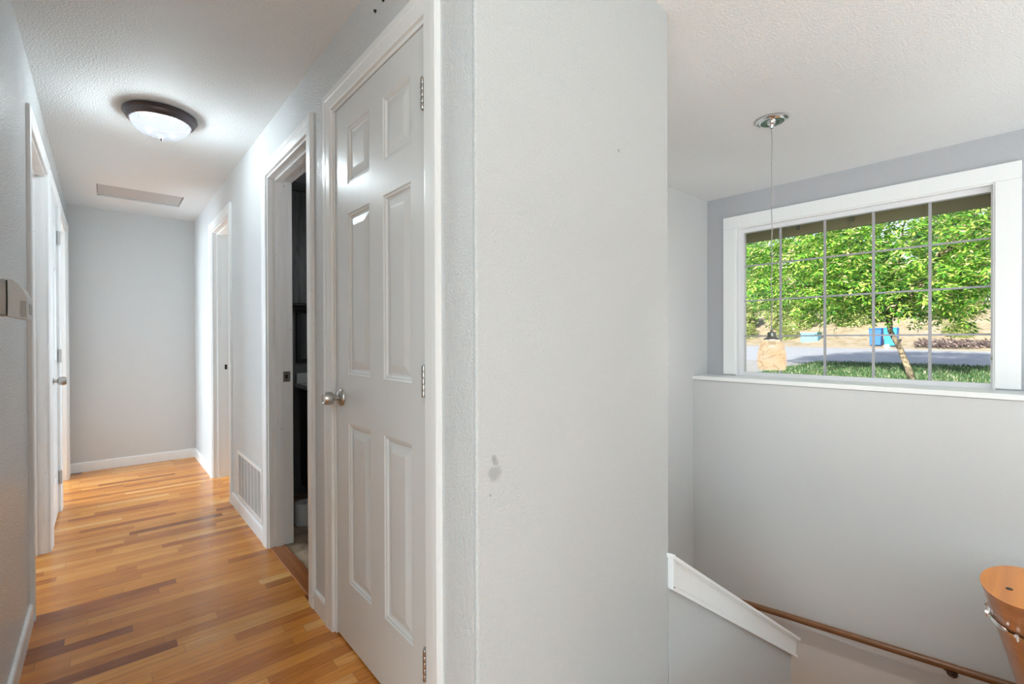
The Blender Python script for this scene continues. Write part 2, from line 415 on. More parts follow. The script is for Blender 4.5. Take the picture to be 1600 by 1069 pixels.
def knob(parent, x, y, z, sgn):
    bm = bmesh.new()
    lathe(bm, [(.0, 0), (.033, 0), (.033, .003), (.030, .008), (.022, .013), (.017, .016)], (x, y, z), 'X', 32) if sgn > 0 else lathe(bm, [(.0, 0), (.033, 0), (.033, -.003), (.030, -.008), (.022, -.013), (.017, -.016)], (x, y, z), 'X', 32)
    ro = link('rosette', bm, M['steel'], parent, smooth=35)
    bm = bmesh.new(); lathe(bm, [(r_, sgn*h) for r_, h in [(.010, .012), (.010, .030), (.017, .033), (.022, .036), (.0245, .045), (.0245, .058), (.022, .066), (.0205, .069), (.017, .069), (.015, .066), (0, .066)]], (x, y, z), 'X', 32)
    return link('door_knob', bm, M['steel'], parent, smooth=35)
def hinge(parent, x, y, z, h=.089, dirt=False):
    bm = bmesh.new()
    for k in range(5):
        z0 = z-h/2+k*h/5
        lathe(bm, [(0, 0), (.0058, .0), (.0062, .001), (.0062, h/5-.0016), (.0058, h/5-.0006), (0, h/5-.0006)], (x, y, z0), 'Z', 14)
    box(bm, (x+.001, y-.004, z-h/2), (x+.012, y+.010, z+h/2))
    return link('hinge', bm, M['steel'], parent, smooth=35)

# door 1: closed six panel closet door
d1 = empty('door_1', (XR, D1[0], 0)); d1['kind'] = 'structure'
link('casing', casing_bm(XR, -1, D1[0]+.004, D1[1]-.004, DH-.004, .072), M['trim'], d1)
link('jamb', jamb_bm(XR, XR+WT, *D1, DH, stop=(XR+.045, XR+.08)), M['trim'], d1)
leaf = panel_leaf('door_leaf', XR+.004, -1, D1[0]+.020, D1[1]-.020, .010, DH-.020, .035,
                  [(1.252, 1.437), (1.540, 1.732)], [(.242, .840), (1.022, 1.617), (1.727, 1.935)], M['door'], d1)
knob(d1, XR+.004, 1.800, .930, -1)
for z in (.235, 1.033, 1.838): hinge(d1, XR-.006, D1[0]+.016, z)
# door 2: open bathroom doorway
d2 = empty('door_2', (XR, D2[0], 0)); d2['kind'] = 'structure'
link('casing', casing_bm(XR, -1, D2[0]+.004, D2[1]-.004, DH-.004), M['trim_worn'], d2)
link('jamb', jamb_bm(XR, XR+WT+.01, *D2, DH, stop=(XR+.035, XR+.070)), M['trim_worn'], d2)
def strike(parent, x, y, z, m1):
    bm = bmesh.new(); box(bm, (x-.019, y-.0015, z-.029), (x+.019, y, z+.029)); p = link('strike_plate', bm, m1, parent, bevel=.001)
    bm = bmesh.new(); box(bm, (x-.010, y-.0022, z-.011), (x+.006, y-.0008, z+.011))
    for dz in (-.021, .021): lathe(bm, [(0, 0), (.0035, 0), (.0035, -.001), (0, -.001)], (x-.002, y-.0015, z+dz), 'Y', 10)
    link('latch_hole', bm, M['black'], p)
strike(d2, XR+.094, D2[1]-.017, .945, M['steel'])
# door 3: open bedroom doorway, right of the far hall
d3 = empty('door_3', (XR, D3[0], 0)); d3['kind'] = 'structure'
link('casing', casing_bm(XR, -1, D3[0]+.004, D3[1]-.004, DH-.004), M['trim'], d3)
link('jamb', jamb_bm(XR, XR+WT, *D3, DH, stop=(XR+.035, XR+.070)), M['trim'], d3)
bm = bmesh.new(); box(bm, (XR+.086, D3[1]-.019, .905), (XR+.104, D3[1]-.016, .945)); link('latch_hole', bm, M['black'], d3, bevel=.004)
# left side: door 4 open, door 5 closed closet, door 6 open
d4 = empty('door_4', (XL, D4[0], 0)); d4['kind'] = 'structure'
link('casing', casing_bm(XL, 1, D4[0]+.004, D4[1]-.004, DH-.004, .064), M['trim_worn'], d4)
link('jamb', jamb_bm(XL, XL-WT, *D4, DH, stop=(XL-.075, XL-.04)), M['trim_worn'], d4)
d5 = empty('door_5', (XL, D5[0], 0)); d5['kind'] = 'structure'
link('casing', casing_bm(XL, 1, D5[0]+.004, D5[1]-.004, DH-.004, .062), M['trim'], d5)
link('jamb', jamb_bm(XL, XL-WT, *D5, DH, stop=(XL-.08, XL-.045)), M['trim'], d5)
panel_leaf('door_leaf', XL-.002, 1, D5[0]+.020, D5[1]-.020, .010, DH-.020, .035,
           [(D5[0]+.10, D5[0]+.29), (D5[0]+.375, D5[0]+.565)], [(.242, .840), (1.022, 1.617), (1.727, 1.935)], M['door'], d5)
knob(d5, XL-.002, D5[0]+.085, .915, 1)
for z in (.235, 1.05, 1.84): hinge(d5, XL+.006, D5[1]-.016, z)
d6 = empty('door_6', (XL, D6[0], 0)); d6['kind'] = 'structure'
link('casing', casing_bm(XL, 1, D6[0]+.004, D6[1]-.004, DH-.004, .058), M['trim'], d6)
link('jamb', jamb_bm(XL, XL-WT, *D6, DH, stop=(XL-.075, XL-.04)), M['trim'], d6)

# ------------------------------------------------------------------ window
w1 = empty('window_1', (XE, 1.0, .85)); w1['kind'] = 'structure'
WY0, WY1, WZ0, WZ1 = .254, 1.742, .856, 2.052
link('casing', boxes(((XE-.016, WY1, WZ0), (XE, WY1+.10, WZ1)), ((XE-.016, WY0-.107, WZ0), (XE, WY0, WZ1)), ((XE-.016, WY0-.107, WZ1), (XE, WY1+.10, WZ1+.098))), M['trim'], w1, bevel=.004)
link('reveal', boxes(((XE-.002, WY1-.008, .846), (XE+.12, WY1+.004, WZ1+.004)), ((XE-.002, WY0-.004, .846), (XE+.12, WY0+.008, WZ1+.004)), ((XE-.002, WY0+.008, WZ1-.008), (XE+.12, WY1-.008, WZ1+.004))), M['trim'], w1)
sash = link('window_frame', boxes(((XE+.05, WY1-.040, .878), (XE+.10, WY1-.006, 2.014)), ((XE+.05, WY0+.006, .878), (XE+.10, WY0+.020, 2.014)),
            ((XE+.05, WY0+.006, 2.014), (XE+.10, WY1-.006, WZ1-.006)), ((XE+.05, WY0+.006, .844), (XE+.10, WY1-.006, .878))), M['vinyl'], w1)
GX = 4.0
bm = bmesh.new()
for y in (.549, .842, 1.131, 1.430): box(bm, (GX-.006, y-.008, .87), (GX+.002, y+.008, 2.02))
for z in (1.170, 1.457, 1.742): box(bm, (GX-.0065, WY0+.01, z-.006), (GX+.0025, WY1-.02, z+.006))
link('muntins', bm, M['grille'], w1)
link('glass_pane', boxes(((GX+.006, WY0+.015, .86), (GX+.010, WY1-.03, 2.03))), M['glass'], w1)
link('window_sill', boxes(((XE2-.004, -1.2, .815), (XE+.08, YG, .848))), M['trim'], w1, bevel=.006, seg=3)
# small latch on the right casing
link('latch', boxes(((XE+.03, WY0+.012, 1.02), (XE+.048, WY0+.022, 1.035))), M['plastic_grey'], w1)

# ------------------------------------------------------------------ sloped cap board on the knee wall
tr = bmesh.new()
def sl(x): return .368-(x-XC)*(.368+.452)/(2.79-XC)
def slb(x): return .255-(x-XC)*(.255+.530)/(2.76-XC)
prism(tr, [(XC-.002, slb(XC)), (2.765, slb(2.765)), (2.782, sl(2.782)), (XC-.002, sl(XC))], 'Y', YB-.012, YB+.002)       # apron
prism(tr, [(XC-.012, sl(XC)-.004), (2.79, sl(2.79)-.004), (2.79, sl(2.79)+.010), (XC-.012, sl(XC)+.012)], 'Y', YB-.028, YB+.115)   # cap
prism(tr, [(XC-.006, slb(XC)-.006), (2.765, slb(2.765)-.004), (2.765, slb(2.765)+.009), (XC-.006, slb(XC)+.012)], 'Y', YB-.022, YB)   # bottom moulding
prism(tr, [(XC+.010, sl(XC)-.024), (2.78, sl(2.78)-.016), (2.78, sl(2.78)-.004), (XC+.004, sl(XC)-.004)], 'Y', YB-.020, YB)
box(tr, (XC-.008, YB-.022, slb(XC)-.002), (XC+.010, YB, sl(XC)+.004))
struct('trim_stair_cap', tr, M['trim'], bevel=.002)

# ------------------------------------------------------------------ ceiling lamp in the hall
LX, LY = .232, 3.06
t = thing('ceiling_light', (LX, LY, ZC), 'lit flush-mount ceiling lamp with dark bronze ring and ribbed frosted glass bowl', 'ceiling light')
bm = bmesh.new(); lathe(bm, [(.150, 0), (.158, -.006), (.160, -.016), (.152, -.022), (.150, -.030), (.143, -.042), (.133, -.048), (.126, -.046), (.126, -.030), (.126, 0)], (LX, LY, ZC), 'Z', 72)
link('lamp_ring', bm, M['darkmetal'], t, smooth=35)
dm = bpy.data.materials.new('ribbed frosted glass, lit'); dm.use_nodes = True; N = dm.node_tree
b = N.nodes['Principled BSDF']; b.inputs['Base Color'].default_value = (.008, .008, .009, 1); b.inputs['Roughness'].default_value = .35
b.inputs['Emission Color'].default_value = (.80, .90, 1.0, 1)
lw = N.nodes.new('ShaderNodeLayerWeight'); lw.inputs[0].default_value = .35
tcx = N.nodes.new('ShaderNodeTexCoord'); 
mp = N.nodes.new('ShaderNodeMath'); mp.operation = 'MULTIPLY_ADD'; mp.inputs[1].default_value = -.7; mp.inputs[2].default_value = .98
N.links.new(lw.outputs['Facing'], mp.inputs[0]); N.links.new(mp.outputs[0], b.inputs['Emission Strength'])
trn = N.nodes.new('ShaderNodeBsdfTransparent'); mxs = N.nodes.new('ShaderNodeMixShader'); mxs.inputs[0].default_value = .6
outp = [x for x in N.nodes if x.type == 'OUTPUT_MATERIAL'][0]
N.links.new(trn.outputs[0], mxs.inputs[1]); N.links.new(b.outputs[0], mxs.inputs[2]); N.links.new(mxs.outputs[0], outp.inputs[0])
bm = bmesh.new()
prof = [(.128, -.034)]+[(.128*math.cos(a)**.8, -.040-.075*math.sin(a)) for a in [math.pi/2*k/12 for k in range(12)]]+[(.020, -.118), (.010, -.122), (.0, -.123)]
lathe(bm, prof, (LX, LY, ZC), 'Z', 288, ripple=.016, flutes=44)
link('glass_bowl', bm, dm, t, smooth=True)
bm = bmesh.new(); lathe(bm, [(0, -.118), (.007, -.120), (.008, -.126), (.004, -.131), (.003, -.136), (0, -.138)], (LX, LY, ZC), 'Z', 16)
link('finial', bm, M['darkmetal'], t, smooth=True)
light('ceiling_lamp_bulb', 'POINT', (LX-.05, LY, ZC-.095), 10, .03, col=(.82, .945, 1))
light('ceiling_lamp_bulb', 'POINT', (LX+.05, LY, ZC-.095), 10, .03, col=(.82, .945, 1))

# attic hatch in the ceiling
t = thing('attic_hatch', (HX0, HY0, ZC), 'recessed grey attic hatch panel in the ceiling at the far end of the hall', 'hatch')
link('panel', boxes(((HX0+.004, HY0+.003, ZC+.010), (HX1-.007, HY1-.012, ZC+.022))), M['ceil_b'], t)
link('gap', boxes(((HX0, HY0, ZC+.022), (HX1, HY1, ZC+.03))), M['black'], t)

# ------------------------------------------------------------------ return air vent
t = thing('vent_grille', (XR, 3.0, .1), 'white stamped return-air vent grille low on the hall wall beside the bathroom doorway', 'vent')
VY0, VY1, VZ0, VZ1 = 2.975, 3.622, .095, .412
link('frame', boxes(((XR-.008, VY0, VZ0), (XR, VY1, VZ0+.022)), ((XR-.008, VY0, VZ1-.022), (XR, VY1, VZ1)), ((XR-.008, VY0, VZ0+.022), (XR, VY0+.024, VZ1-.022)), ((XR-.008, VY1-.024, VZ0+.022), (XR, VY1, VZ1-.022))), M['trim'], t, bevel=.002)
link('backing', boxes(((XR-.0015, VY0+.02, VZ0+.02), (XR-.0003, VY1-.02, VZ1-.02))), mat('vent shadow grey', (.05, .05, .05), .8), t)
bm = bmesh.new()
for k in range(27):
    z = VZ0+.026+k*(VZ1-VZ0-.05)/26
    prism(bm, [(XR-.0062, z-.0021), (XR-.0050, z-.0023), (XR-.0045, z+.0015), (XR-.0057, z+.0017)], 'Y', VY0+.022, VY1-.022)
for k in range(1, 7):
    y = VY0+.022+k*(VY1-VY0-.044)/7
    box(bm, (XR-.0070, y-.0035, VZ0+.02), (XR-.003, y+.0035, VZ1-.02))
link('louvers', bm, M['trim'], t)
for y in (VY0+.012, VY1-.012):
    bm = bmesh.new(); lathe(bm, [(0, 0), (.004, 0), (.003, -.002), (0, -.0025)], (XR-.008, y, (VZ0+VZ1)/2), 'X', 10); link('screw', bm, M['plastic_grey'], t)

# ------------------------------------------------------------------ thermostat on the left wall
t = thing('thermostat', (XL, 1.9, 1.25), 'ivory thermostat with rounded top corner on the left hall wall', 'thermostat')
TY0, TY1 = 1.80, 1.915
link('back_plate', boxes(((XL, TY0+.004, 1.218), (-.1935, TY1-.004, 1.312))), M['plastic_grey'], t, bevel=.003)
for z in (1.218, 1.300): link('clip', boxes(((-.1935, TY0+.003, z), (-.1905, TY0+.05, z+.0095))), M['black'], t)
bm = bmesh.new()
prof = [(-.1905, 1.213), (-.156, 1.206), (-.153, 1.212), (-.153, 1.262), (-.156, 1.272), (-.163, 1.289), (-.171, 1.302), (-.180, 1.311), (-.1905, 1.314)]
prism(bm, prof, 'Y', TY0, TY1)
link('cover', bm, M['plastic'], t, bevel=.002)
link('side_button', boxes(((-.1665, TY0-.0015, 1.214), (-.1560, TY0+.002, 1.257))), M['plastic_grey'], t, bevel=.001)
link('display', boxes(((-.1535, TY0+.025, 1.222), (-.1518, TY1-.03, 1.250))), M['plastic_grey'], t)

# two small wall anchors near the ceiling
for i, (y, z) in enumerate(((1.474, 2.230), (1.415, 2.2345))):
    bm = bmesh.new(); lathe(bm, [(0, 0), (.0055, 0), (.005, -.004), (.002, -.008), (0, -.008)], (XR, y, z), 'X', 12)
    o = link('wall_anchor', bm, M['black'], smooth=True)
    tag(o, ['small black anchor in the wall above the closet door, lower of two', 'small black anchor in the wall above the closet door, cut by the top edge'][i], 'wall anchor', 'wall anchors above the closet door')

# ------------------------------------------------------------------ pendant lamp over the stairs
PX, PY = 2.723, 1.018
t = thing('pendant_light', (PX, PY, ZC), 'small amber marbled glass pendant lamp hanging in front of the stair window', 'pendant light')
bm = bmesh.new(); lathe(bm, [(0, 0), (.072, 0), (.078, -.004), (.078, -.009), (.070, -.013), (.066, -.010), (.060, -.016), (.052, -.018), (.030, -.014), (.022, -.014), (.020, -.024), (.012, -.030), (.008, -.046), (0, -.046)], (PX, PY, ZC), 'Z', 48)
link('canopy', bm, M['chrome'], t, smooth=30)
bm = bmesh.new()
tube(bm, [(PX+.0018*math.sin(k*.55)+(.0012*math.sin(k*.21)), PY+.0018*math.cos(k*.47), ZC-.045-k*(ZC-.045-1.195)/70) for k in range(71)], .0024, 8)
link('cord', bm, mat('clear braided cord', (.36, .34, .33), .35), t, smooth=True)
bm = bmesh.new(); lathe(bm, [(0, 1.200), (.006, 1.199), (.0075, 1.186), (.018, 1.184), (.021, 1.180), (.021, 1.162), (.024, 1.158), (.036, 1.150), (.040, 1.143), (.036, 1.141), (0, 1.141)], (PX, PY, 0), 'Z', 32)
link('cap', bm, mat('weathered bronze', (.22, .22, .19), .35, .8), t, smooth=35)
sm = mat('amber marbled glass, lit', (.85, .55, .28), .35); N = NT(sm); v = N.coord((6, 6, 11))
vein = noise(N, v, 1.0, 5, .6, 2.2)
f = N.ramp(vein, [(.47, (0, 0, 0)), (.50, (1, 1, 1)), (.53, (0, 0, 0))])
c = N.mix(N.math('MULTIPLY', f, .8), N.ramp(noise(N, v, 2, 3), [(.3, (.98, .68, .36)), (.7, (1, .84, .60))]), (.40, .17, .06))
N.l(c, N.b.inputs['Emission Color']); N.b.inputs['Emission Strength'].default_value = .86; N.b.inputs['Base Color'].default_value = (0, 0, 0, 1); N.b.inputs['Specular IOR Level'].default_value = 0
tr_ = N.n('ShaderNodeBsdfTransparent'); ms_ = N.n('ShaderNodeMixShader'); ms_.inputs[0].default_value = .5
oo_ = [x for x in sm.node_tree.nodes if x.type == 'OUTPUT_MATERIAL'][0]
N.l(tr_.outputs[0], ms_.inputs[1]); N.l(N.b.outputs[0], ms_.inputs[2]); N.l(ms_.outputs[0], oo_.inputs[0])
light('pendant_lamp_bulb', 'POINT', (PX, PY, 1.075), 36, .018, col=(1, .97, .93))
bm = bmesh.new(); lathe(bm, [(.028, 1.152), (.040, 1.143), (.052, 1.125), (.062, 1.100), (.068, 1.070), (.0705, 1.040), (.070, 1.012), (.066, .990), (.063, .982), (.059, .984), (.064, 1.014), (.065, 1.040), (.062, 1.070), (.056, 1.098), (.046, 1.122), (.028, 1.146)], (PX, PY, 0), 'Z', 48)
link('lamp_shade', bm, sm, t, smooth=True)
bm = bmesh.new(); lathe(bm, [(0, 1.141), (.018, 1.141), (.018, 1.112), (.010, 1.108), (0, 1.108)], (PX, PY, 0), 'Z', 24)
link('socket', bm, mat('socket', (.01, .01, .01), .8, spec=0), t, smooth=True)

# ------------------------------------------------------------------ wall handrail on the landing
def rz(y): return -.823+(1.523-y)*.0995
t = thing('handrail', (XE2-.055, .4, rz(.4)), 'brown round wooden handrail mounted low on the wall beneath the stair window', 'handrail')
bm = bmesh.new(); tube(bm, [(XE2-.055, y, rz(y)) for y in (1.93, 1.2, .6, .0, -.03)], .021, 20); link('rail', bm, M['rail_brown'], t, smooth=40)
for y in (.405, 1.75):
    bm = bmesh.new(); z = rz(y)
    tube(bm, [(XE2, y, z-.060), (XE2-.030, y, z-.062), (XE2-.052, y, z-.045), (XE2-.055, y, z-.018)], [.009, .008, .007, .009], 10)
    lathe(bm, [(0, 0), (.026, 0), (.024, -.005), (.012, -.008), (0, -.008)], (XE2, y, z-.060), 'X', 20)
    box(bm, (XE2-.070, y-.028, z-.024), (XE2-.040, y+.028, z-.019))
    link('bracket', bm, M['darkmetal'], t, smooth=35)

# varnished stair rail near the camera, its end cut level
t = thing('stair_rail', (.74, .016, .885), 'thick varnished orange wooden stair rail with level-cut end and chrome bracket at right edge', 'stair rail')
th = R(33); ax = Vector((math.cos(th), 0, -math.sin(th))); up_ = Vector((math.sin(th), 0, math.cos(th))); rr = .0335
cz = .884; yc = .0255; xc = .742
bm = bmesh.new(); n = 48; A = []; B = []; Ab = []
for k in range(n):
    a = 2*math.pi*k/n; off = Vector((0, rr*math.cos(a), 0))+up_*(rr*math.sin(a))
    # slide along the axis until the level cut
    base = Vector((xc, yc, cz))+off; tt = (base.z-cz)/math.sin(th)
    A.append(bm.verts.new(base+ax*tt)); Ab.append(bm.verts.new(base+ax*(tt+.004)+off*.0)); B.append(bm.verts.new(Vector((xc, yc, cz))+off+ax*2.15))
for k in range(n):
    bm.faces.new((A[k], A[(k+1) % n], B[(k+1) % n], B[k]))
for q in Ab: bm.verts.remove(q)
f = bm.faces.new(A); f.material_index = 1; bm.faces.new(B)
M['rail_side_shaded'] = wood('varnished fir, darker side', (.36, .17, .085), (.20, .085, .04), (3, 40, 40), .3, .4)  # shade on the rail's side is painted into this darker copy
rail = link('rail', bm, [M['rail_side_shaded'], M['rail_orange']], t, smooth=35)
bm = bmesh.new(); lathe(bm, [(0, .0), (.0028, .0), (.0028, .0006), (0, .0006)], (xc-.018, yc+.010, cz), 'Z', 14); link('screw_hole', bm, M['black'], rail)
# chrome strap bracket
def onrail(a, z, out=0):
    off = Vector((0, math.cos(a), 0))*(rr+out)+up_*(math.sin(a)*(rr+out))
    base = Vector((xc, yc, cz))+off
    return base+ax*((base.z-z)/math.sin(th))
zb = cz-.085
bm = bmesh.new(); ring = []
for k in range(40):
    a = 2*math.pi*k/40; tiltz = zb+.004*math.sin(a)
    ring.append([bm.verts.new(onrail(a, tiltz+dz, o_)) for o_, dz in ((.0003, -.0055), (.0022, -.0055), (.0028, -.004), (.0028, .004), (.0022, .0055), (.0003, .0055))])
for k in range(40):
    p, q = ring[k], ring[(k+1) % 40]
    for j in range(6): bm.faces.new((p[j], p[(j+1) % 6], q[(j+1) % 6], q[j]))
br = link('bracket', bm, M['chrome'], t, smooth=35)
bm = bmesh.new()
tube(bm, [onrail(R(-48)+R(17)*math.cos(q), zb+.0075+.0052*math.sin(q), .0035) for q in [2*math.pi*i/24 for i in range(25)]], .0011, 8, caps=False)
link('buckle', bm, M['chrome'], br, smooth=40); bm = bmesh.new()
tube(bm, [onrail(R(4), zb+.008, .0015), onrail(R(8), zb+.004, .005), onrail(R(8), zb-.004, .006), onrail(R(2), zb-.009, .003)], .0022, 10)
link('hook', bm, M['chrome'], br, smooth=40)
for aa in (R(-78), R(-20)):
    bm = bmesh.new()
    tube(bm, [onrail(aa, zb+.006, .004), onrail(aa, zb-.006, .004)], .0022, 8); link('clip', bm, M['chrome'], br, smooth=40)
bm = bmesh.new()
tube(bm, [onrail(R(200), zb, -.002), Vector((xc+.06, -.02, zb-.03)), Vector((xc+.075, -.04, zb-.05))], .006, 10)
link('arm', bm, M['chrome'], br, smooth=40)
bm = bmesh.new(); tube(bm, [Vector((2.3, yc, cz-math.tan(th)*(2.3-xc)))-up_*rr, Vector((2.3, -.02, cz-math.tan(th)*(2.3-xc)-.08)), Vector((2.3, -.04, cz-math.tan(th)*(2.3-xc)-.08))], .006, 10); link('bracket', bm, M['chrome'], t)
struct('wall_rail_post', boxes(((.80, -.10, 0), (.90, -.04, .78)), ((2.25, -.10, ZL), (2.35, -.04, 0))), M['wall'])

# ------------------------------------------------------------------ bathroom glimpsed through doorway 2
t = thing('vanity', (1.1, 3.0, 0), 'black bathroom vanity with pale counter glimpsed through the open doorway', 'vanity')
link('cabinet', boxes(((1.095, 2.25, .09), (1.60, 3.66, .80)), ((1.14, 2.25, 0), (1.60, 3.66, .09))), M['darkwood'], t)
link('cabinet_door', boxes(((1.080, 2.95, .12), (1.095, 3.62, .78))), M['darkwood'], t, bevel=.004)
link('countertop', boxes(((1.065, 2.23, .800), (1.61, 3.69, .832))), M['counter'], t, bevel=.004)
link('backsplash', boxes(((1.075, 3.672, .832), (1.61, 3.695, .905))), M['counter'], t, bevel=.003)
t = thing('wall_cabinet', (1.1, 3.5, 1.4), 'dark wood-grained bathroom cabinet high above the vanity', 'cabinet')
link('cabinet_body', boxes(((.98, 3.47, 1.395), (1.58, 3.69, 2.19))), M['darkwood'], t)
link('cabinet_door', boxes(((.985, 3.455, 1.405), (1.28, 3.470, 2.18)), ((1.285, 3.455, 1.405), (1.575, 3.47, 2.18))), wood('charcoal grained wood', (.10, .098, .095), (.03, .03, .029), (26, 26, 3), .45), t, bevel=.002)
t = thing('mirror', (1.1, 3.69, 1.1), 'black-framed mirror below the dark cabinet in the bathroom', 'mirror')
link('frame', boxes(((1.075, 3.672, .985), (1.50, 3.70, 1.012)), ((1.075, 3.672, 1.343), (1.50, 3.70, 1.37)), ((1.075, 3.672, 1.012), (1.102, 3.70, 1.343)), ((1.473, 3.672, 1.012), (1.50, 3.70, 1.343))), M['black'], t, bevel=.003)
link('mirror_glass', boxes(((1.10, 3.685, 1.01), (1.475, 3.698, 1.345))), mat('dark mirror glass', (.25, .25, .25), .08, 1), t)
bm = bmesh.new(); lathe(bm, [(.020, .004), (.020, .0), (.062, 0), (.0645, .004), (.0645, .128), (.061, .134), (.024, .134), (.020, .130), (.020, .01)], (.955, 3.10, 0), 'Z', 40)
o = link('toilet_paper_roll', bm, M['paper'], smooth=40); tag(o, 'white paper roll standing on the bathroom floor behind the doorway', 'paper roll')

# ------------------------------------------------------------------ eave outside the window
bm = bmesh.new()
box(bm, (4.90, -3.5, 2.112), (4.945, 5.0, 2.33)); box(bm, (4.06, -3.5, 2.33), (4.945, 5.0, 2.35)); 
struct('trim_eave', bm, mat('olive brown eave paint', (.50, .45, .26), .7))
for y in (1.60, 1.18, .33):
    bm = boxes(((4.872, y-.012, 2.16), (4.900, y+.012, 2.33)), ((4.860, y-.030, 2.20), (4.885, y+.030, 2.225)))
    link('bracket', bm, mat('galvanised strap', (.35, .36, .30), .5, .4), bpy.data.objects['trim_eave'])

# ------------------------------------------------------------------ outdoors
def zg(x, y):
    pts = [(4, -.70), (10, -.50), (18, -.08), (24, .10), (40, .36), (43, .8), (52, 3.4), (70, 5.0), (110, 6.0)]
    if x <= 4: z = -.7
    else:
        for (a, za), (b, zb) in zip(pts, pts[1:]):
            if x <= b: z = za+(zb-za)*(x-a)/(b-a); break
        else: z = 6
    return z + (max(0, min(1, (x-24)/16))*.016*(y-2.6))
def sheet(name, x0, x1, y0, y1, nx, ny, m, lift=0, rough=0, edge=0):
    bm = bmesh.new(); V = []
    for i in range(nx+1):
        row = []
        for j in range(ny+1):
            y = y0+(y1-y0)*j/ny
            xa, xb = (x0(y) if callable(x0) else x0), (x1(y) if callable(x1) else x1)
            x = xa+(xb-xa)*i/nx
            if edge and i in (0, nx): x += rnd.uniform(-edge, edge)
            row.append(bm.verts.new((x, y, zg(x, y)+lift+rnd.uniform(-rough, rough))))
        V.append(row)
    for i in range(nx):
        for j in range(ny): bm.faces.new((V[i][j], V[i+1][j], V[i+1][j+1], V[i][j+1]))
    return struct(name, bm, m)
def ground_mat(name, stops, sc=3):
    m = mat(name, stops[0][1], .95, spec=.1); N = NT(m); v = N.coord()
    N.l(N.ramp(noise(N, v, sc, 6, .7), stops), N.b.inputs['Base Color']); return m
M['grass'] = ground_mat('lawn', [(.3, (.04, .10, .03)), (.5, (.09, .18, .06)), (.6, (.40, .38, .24))], 1.3)
M['asphalt'] = ground_mat('asphalt', [(.3, (.38, .39, .42)), (.7, (.46, .47, .49))], 2)
M['concrete'] = ground_mat('concrete drive', [(.3, (.34, .33, .33)), (.7, (.42, .41, .40))], 2)
M['dry'] = ground_mat('dry grass bank', [(.25, (.10, .12, .04)), (.42, (.34, .28, .17)), (.58, (.46, .37, .29)), (.7, (.20, .26, .08))], 1.6)
sheet('floor_lawn', 4.06, 24, -14, 7.2, 24, 30, M['grass'], 0, .03)
sheet('floor_driveway', 4.06, 24, 7.2, 16, 10, 6, M['concrete'])
sheet('floor_road', 24, lambda y: 39.5, -30, 60, 10, 24, M['asphalt'], -.02)
sheet('floor_kerb', lambda y: 39.5, lambda y: 40.2, -30, 60, 1, 60, M['concrete'], .02)
sheet('floor_bank', 40.2, 110, -50, 100, 40, 80, M['dry'], .03, .10)

def leaf_mat(name, stops, trans=.35):
    m = bpy.data.materials.new(name); m.use_nodes = True; t = m.node_tree; t.nodes.clear()
    o = t.nodes.new('ShaderNodeOutputMaterial'); g = t.nodes.new('ShaderNodeNewGeometry')
    r_ = t.nodes.new('ShaderNodeValToRGB'); e = r_.color_ramp.elements
    while len(e) < len(stops): e.new(.5)
    for q, (p, c) in zip(e, stops): q.position = p; q.color = (*c, 1)
    t.links.new(g.outputs['Random Per Island'], r_.inputs[0])
    d = t.nodes.new('ShaderNodeBsdfPrincipled'); d.inputs['Roughness'].default_value = .45
    tl = t.nodes.new('ShaderNodeBsdfTranslucent'); mx = t.nodes.new('ShaderNodeMixShader'); mx.inputs[0].default_value = trans
    t.links.new(r_.outputs[0], d.inputs['Base Color']); t.links.new(r_.outputs[0], tl.inputs[0])
    t.links.new(d.outputs[0], mx.inputs[1]); t.links.new(tl.outputs[0], mx.inputs[2]); t.links.new(mx.outputs[0], o.inputs[0]); return m
M['leaf'] = leaf_mat('bright green leaves', [(0, (.04, .17, .03)), (.3, (.13, .38, .04)), (.6, (.32, .60, .07)), (.85, (.62, .70, .16)), (1, (.90, .74, .45))])
M['leaf2'] = leaf_mat('deep green leaves', [(0, (.05, .15, .05)), (.5, (.13, .30, .10)), (.85, (.30, .42, .18)), (1, (.50, .50, .30))], .2)
M['leaf3'] = leaf_mat('olive scrub leaves', [(0, (.12, .22, .05)), (.5, (.30, .40, .10)), (.85, (.52, .50, .22)), (1, (.72, .62, .40))], .2)
def leaves_mesh(name, clumps, leaf_l, leaf_w, rg, leaflets=7):
    """clumps: list of (centre, direction) each a compound leaf of pointed leaflets"""
    V = []; F = []
    def leaflet(p, d, n_):
        sd = d.cross(n_).normalized()*leaf_w*rg.uniform(.7, 1.2); L_ = d*leaf_l*rg.uniform(.75, 1.2)
        i = len(V); V.extend([p[:], (p+L_*.45+sd)[:], (p+L_)[:], (p+L_*.45-sd)[:]]); F.append((i, i+1, i+2, i+3))
    for c, d in clumps:
        d = d.normalized(); n_ = Vector((rg.gauss(0, .5), rg.gauss(0, .5), 1)).normalized()
        sd = d.cross(n_).normalized(); n_ = sd.cross(d).normalized()
        R_ = leaf_l*1.9
        for k in range(leaflets//2):
            p = c+d*R_*(k+.5)/(leaflets//2)-Vector((0, 0, .12*R_*(k/3)**2))
            for sg in (-1, 1): leaflet(p, (d*.55+sd*sg+Vector((0, 0, rg.uniform(-.5, .1)))).normalized(), (n_+Vector((rg.gauss(0, .3), rg.gauss(0, .3), 0))).normalized())
        leaflet(c+d*R_, (d+Vector((0, 0, -.3))).normalized(), n_)
    me = bpy.data.meshes.new(name); me.from_pydata(V, [], F); return me
def limb(bm, p, q, r1, r2, wob, rg, n=6):
    pts = [p.lerp(q, k/n)+Vector((rg.gauss(0, wob), rg.gauss(0, wob), rg.gauss(0, wob*.5)))*(0 if k in (0, n) else 1) for k in range(n+1)]
    tube(bm, pts, [r1+(r2-r1)*k/n for k in range(n+1)], 8); return pts

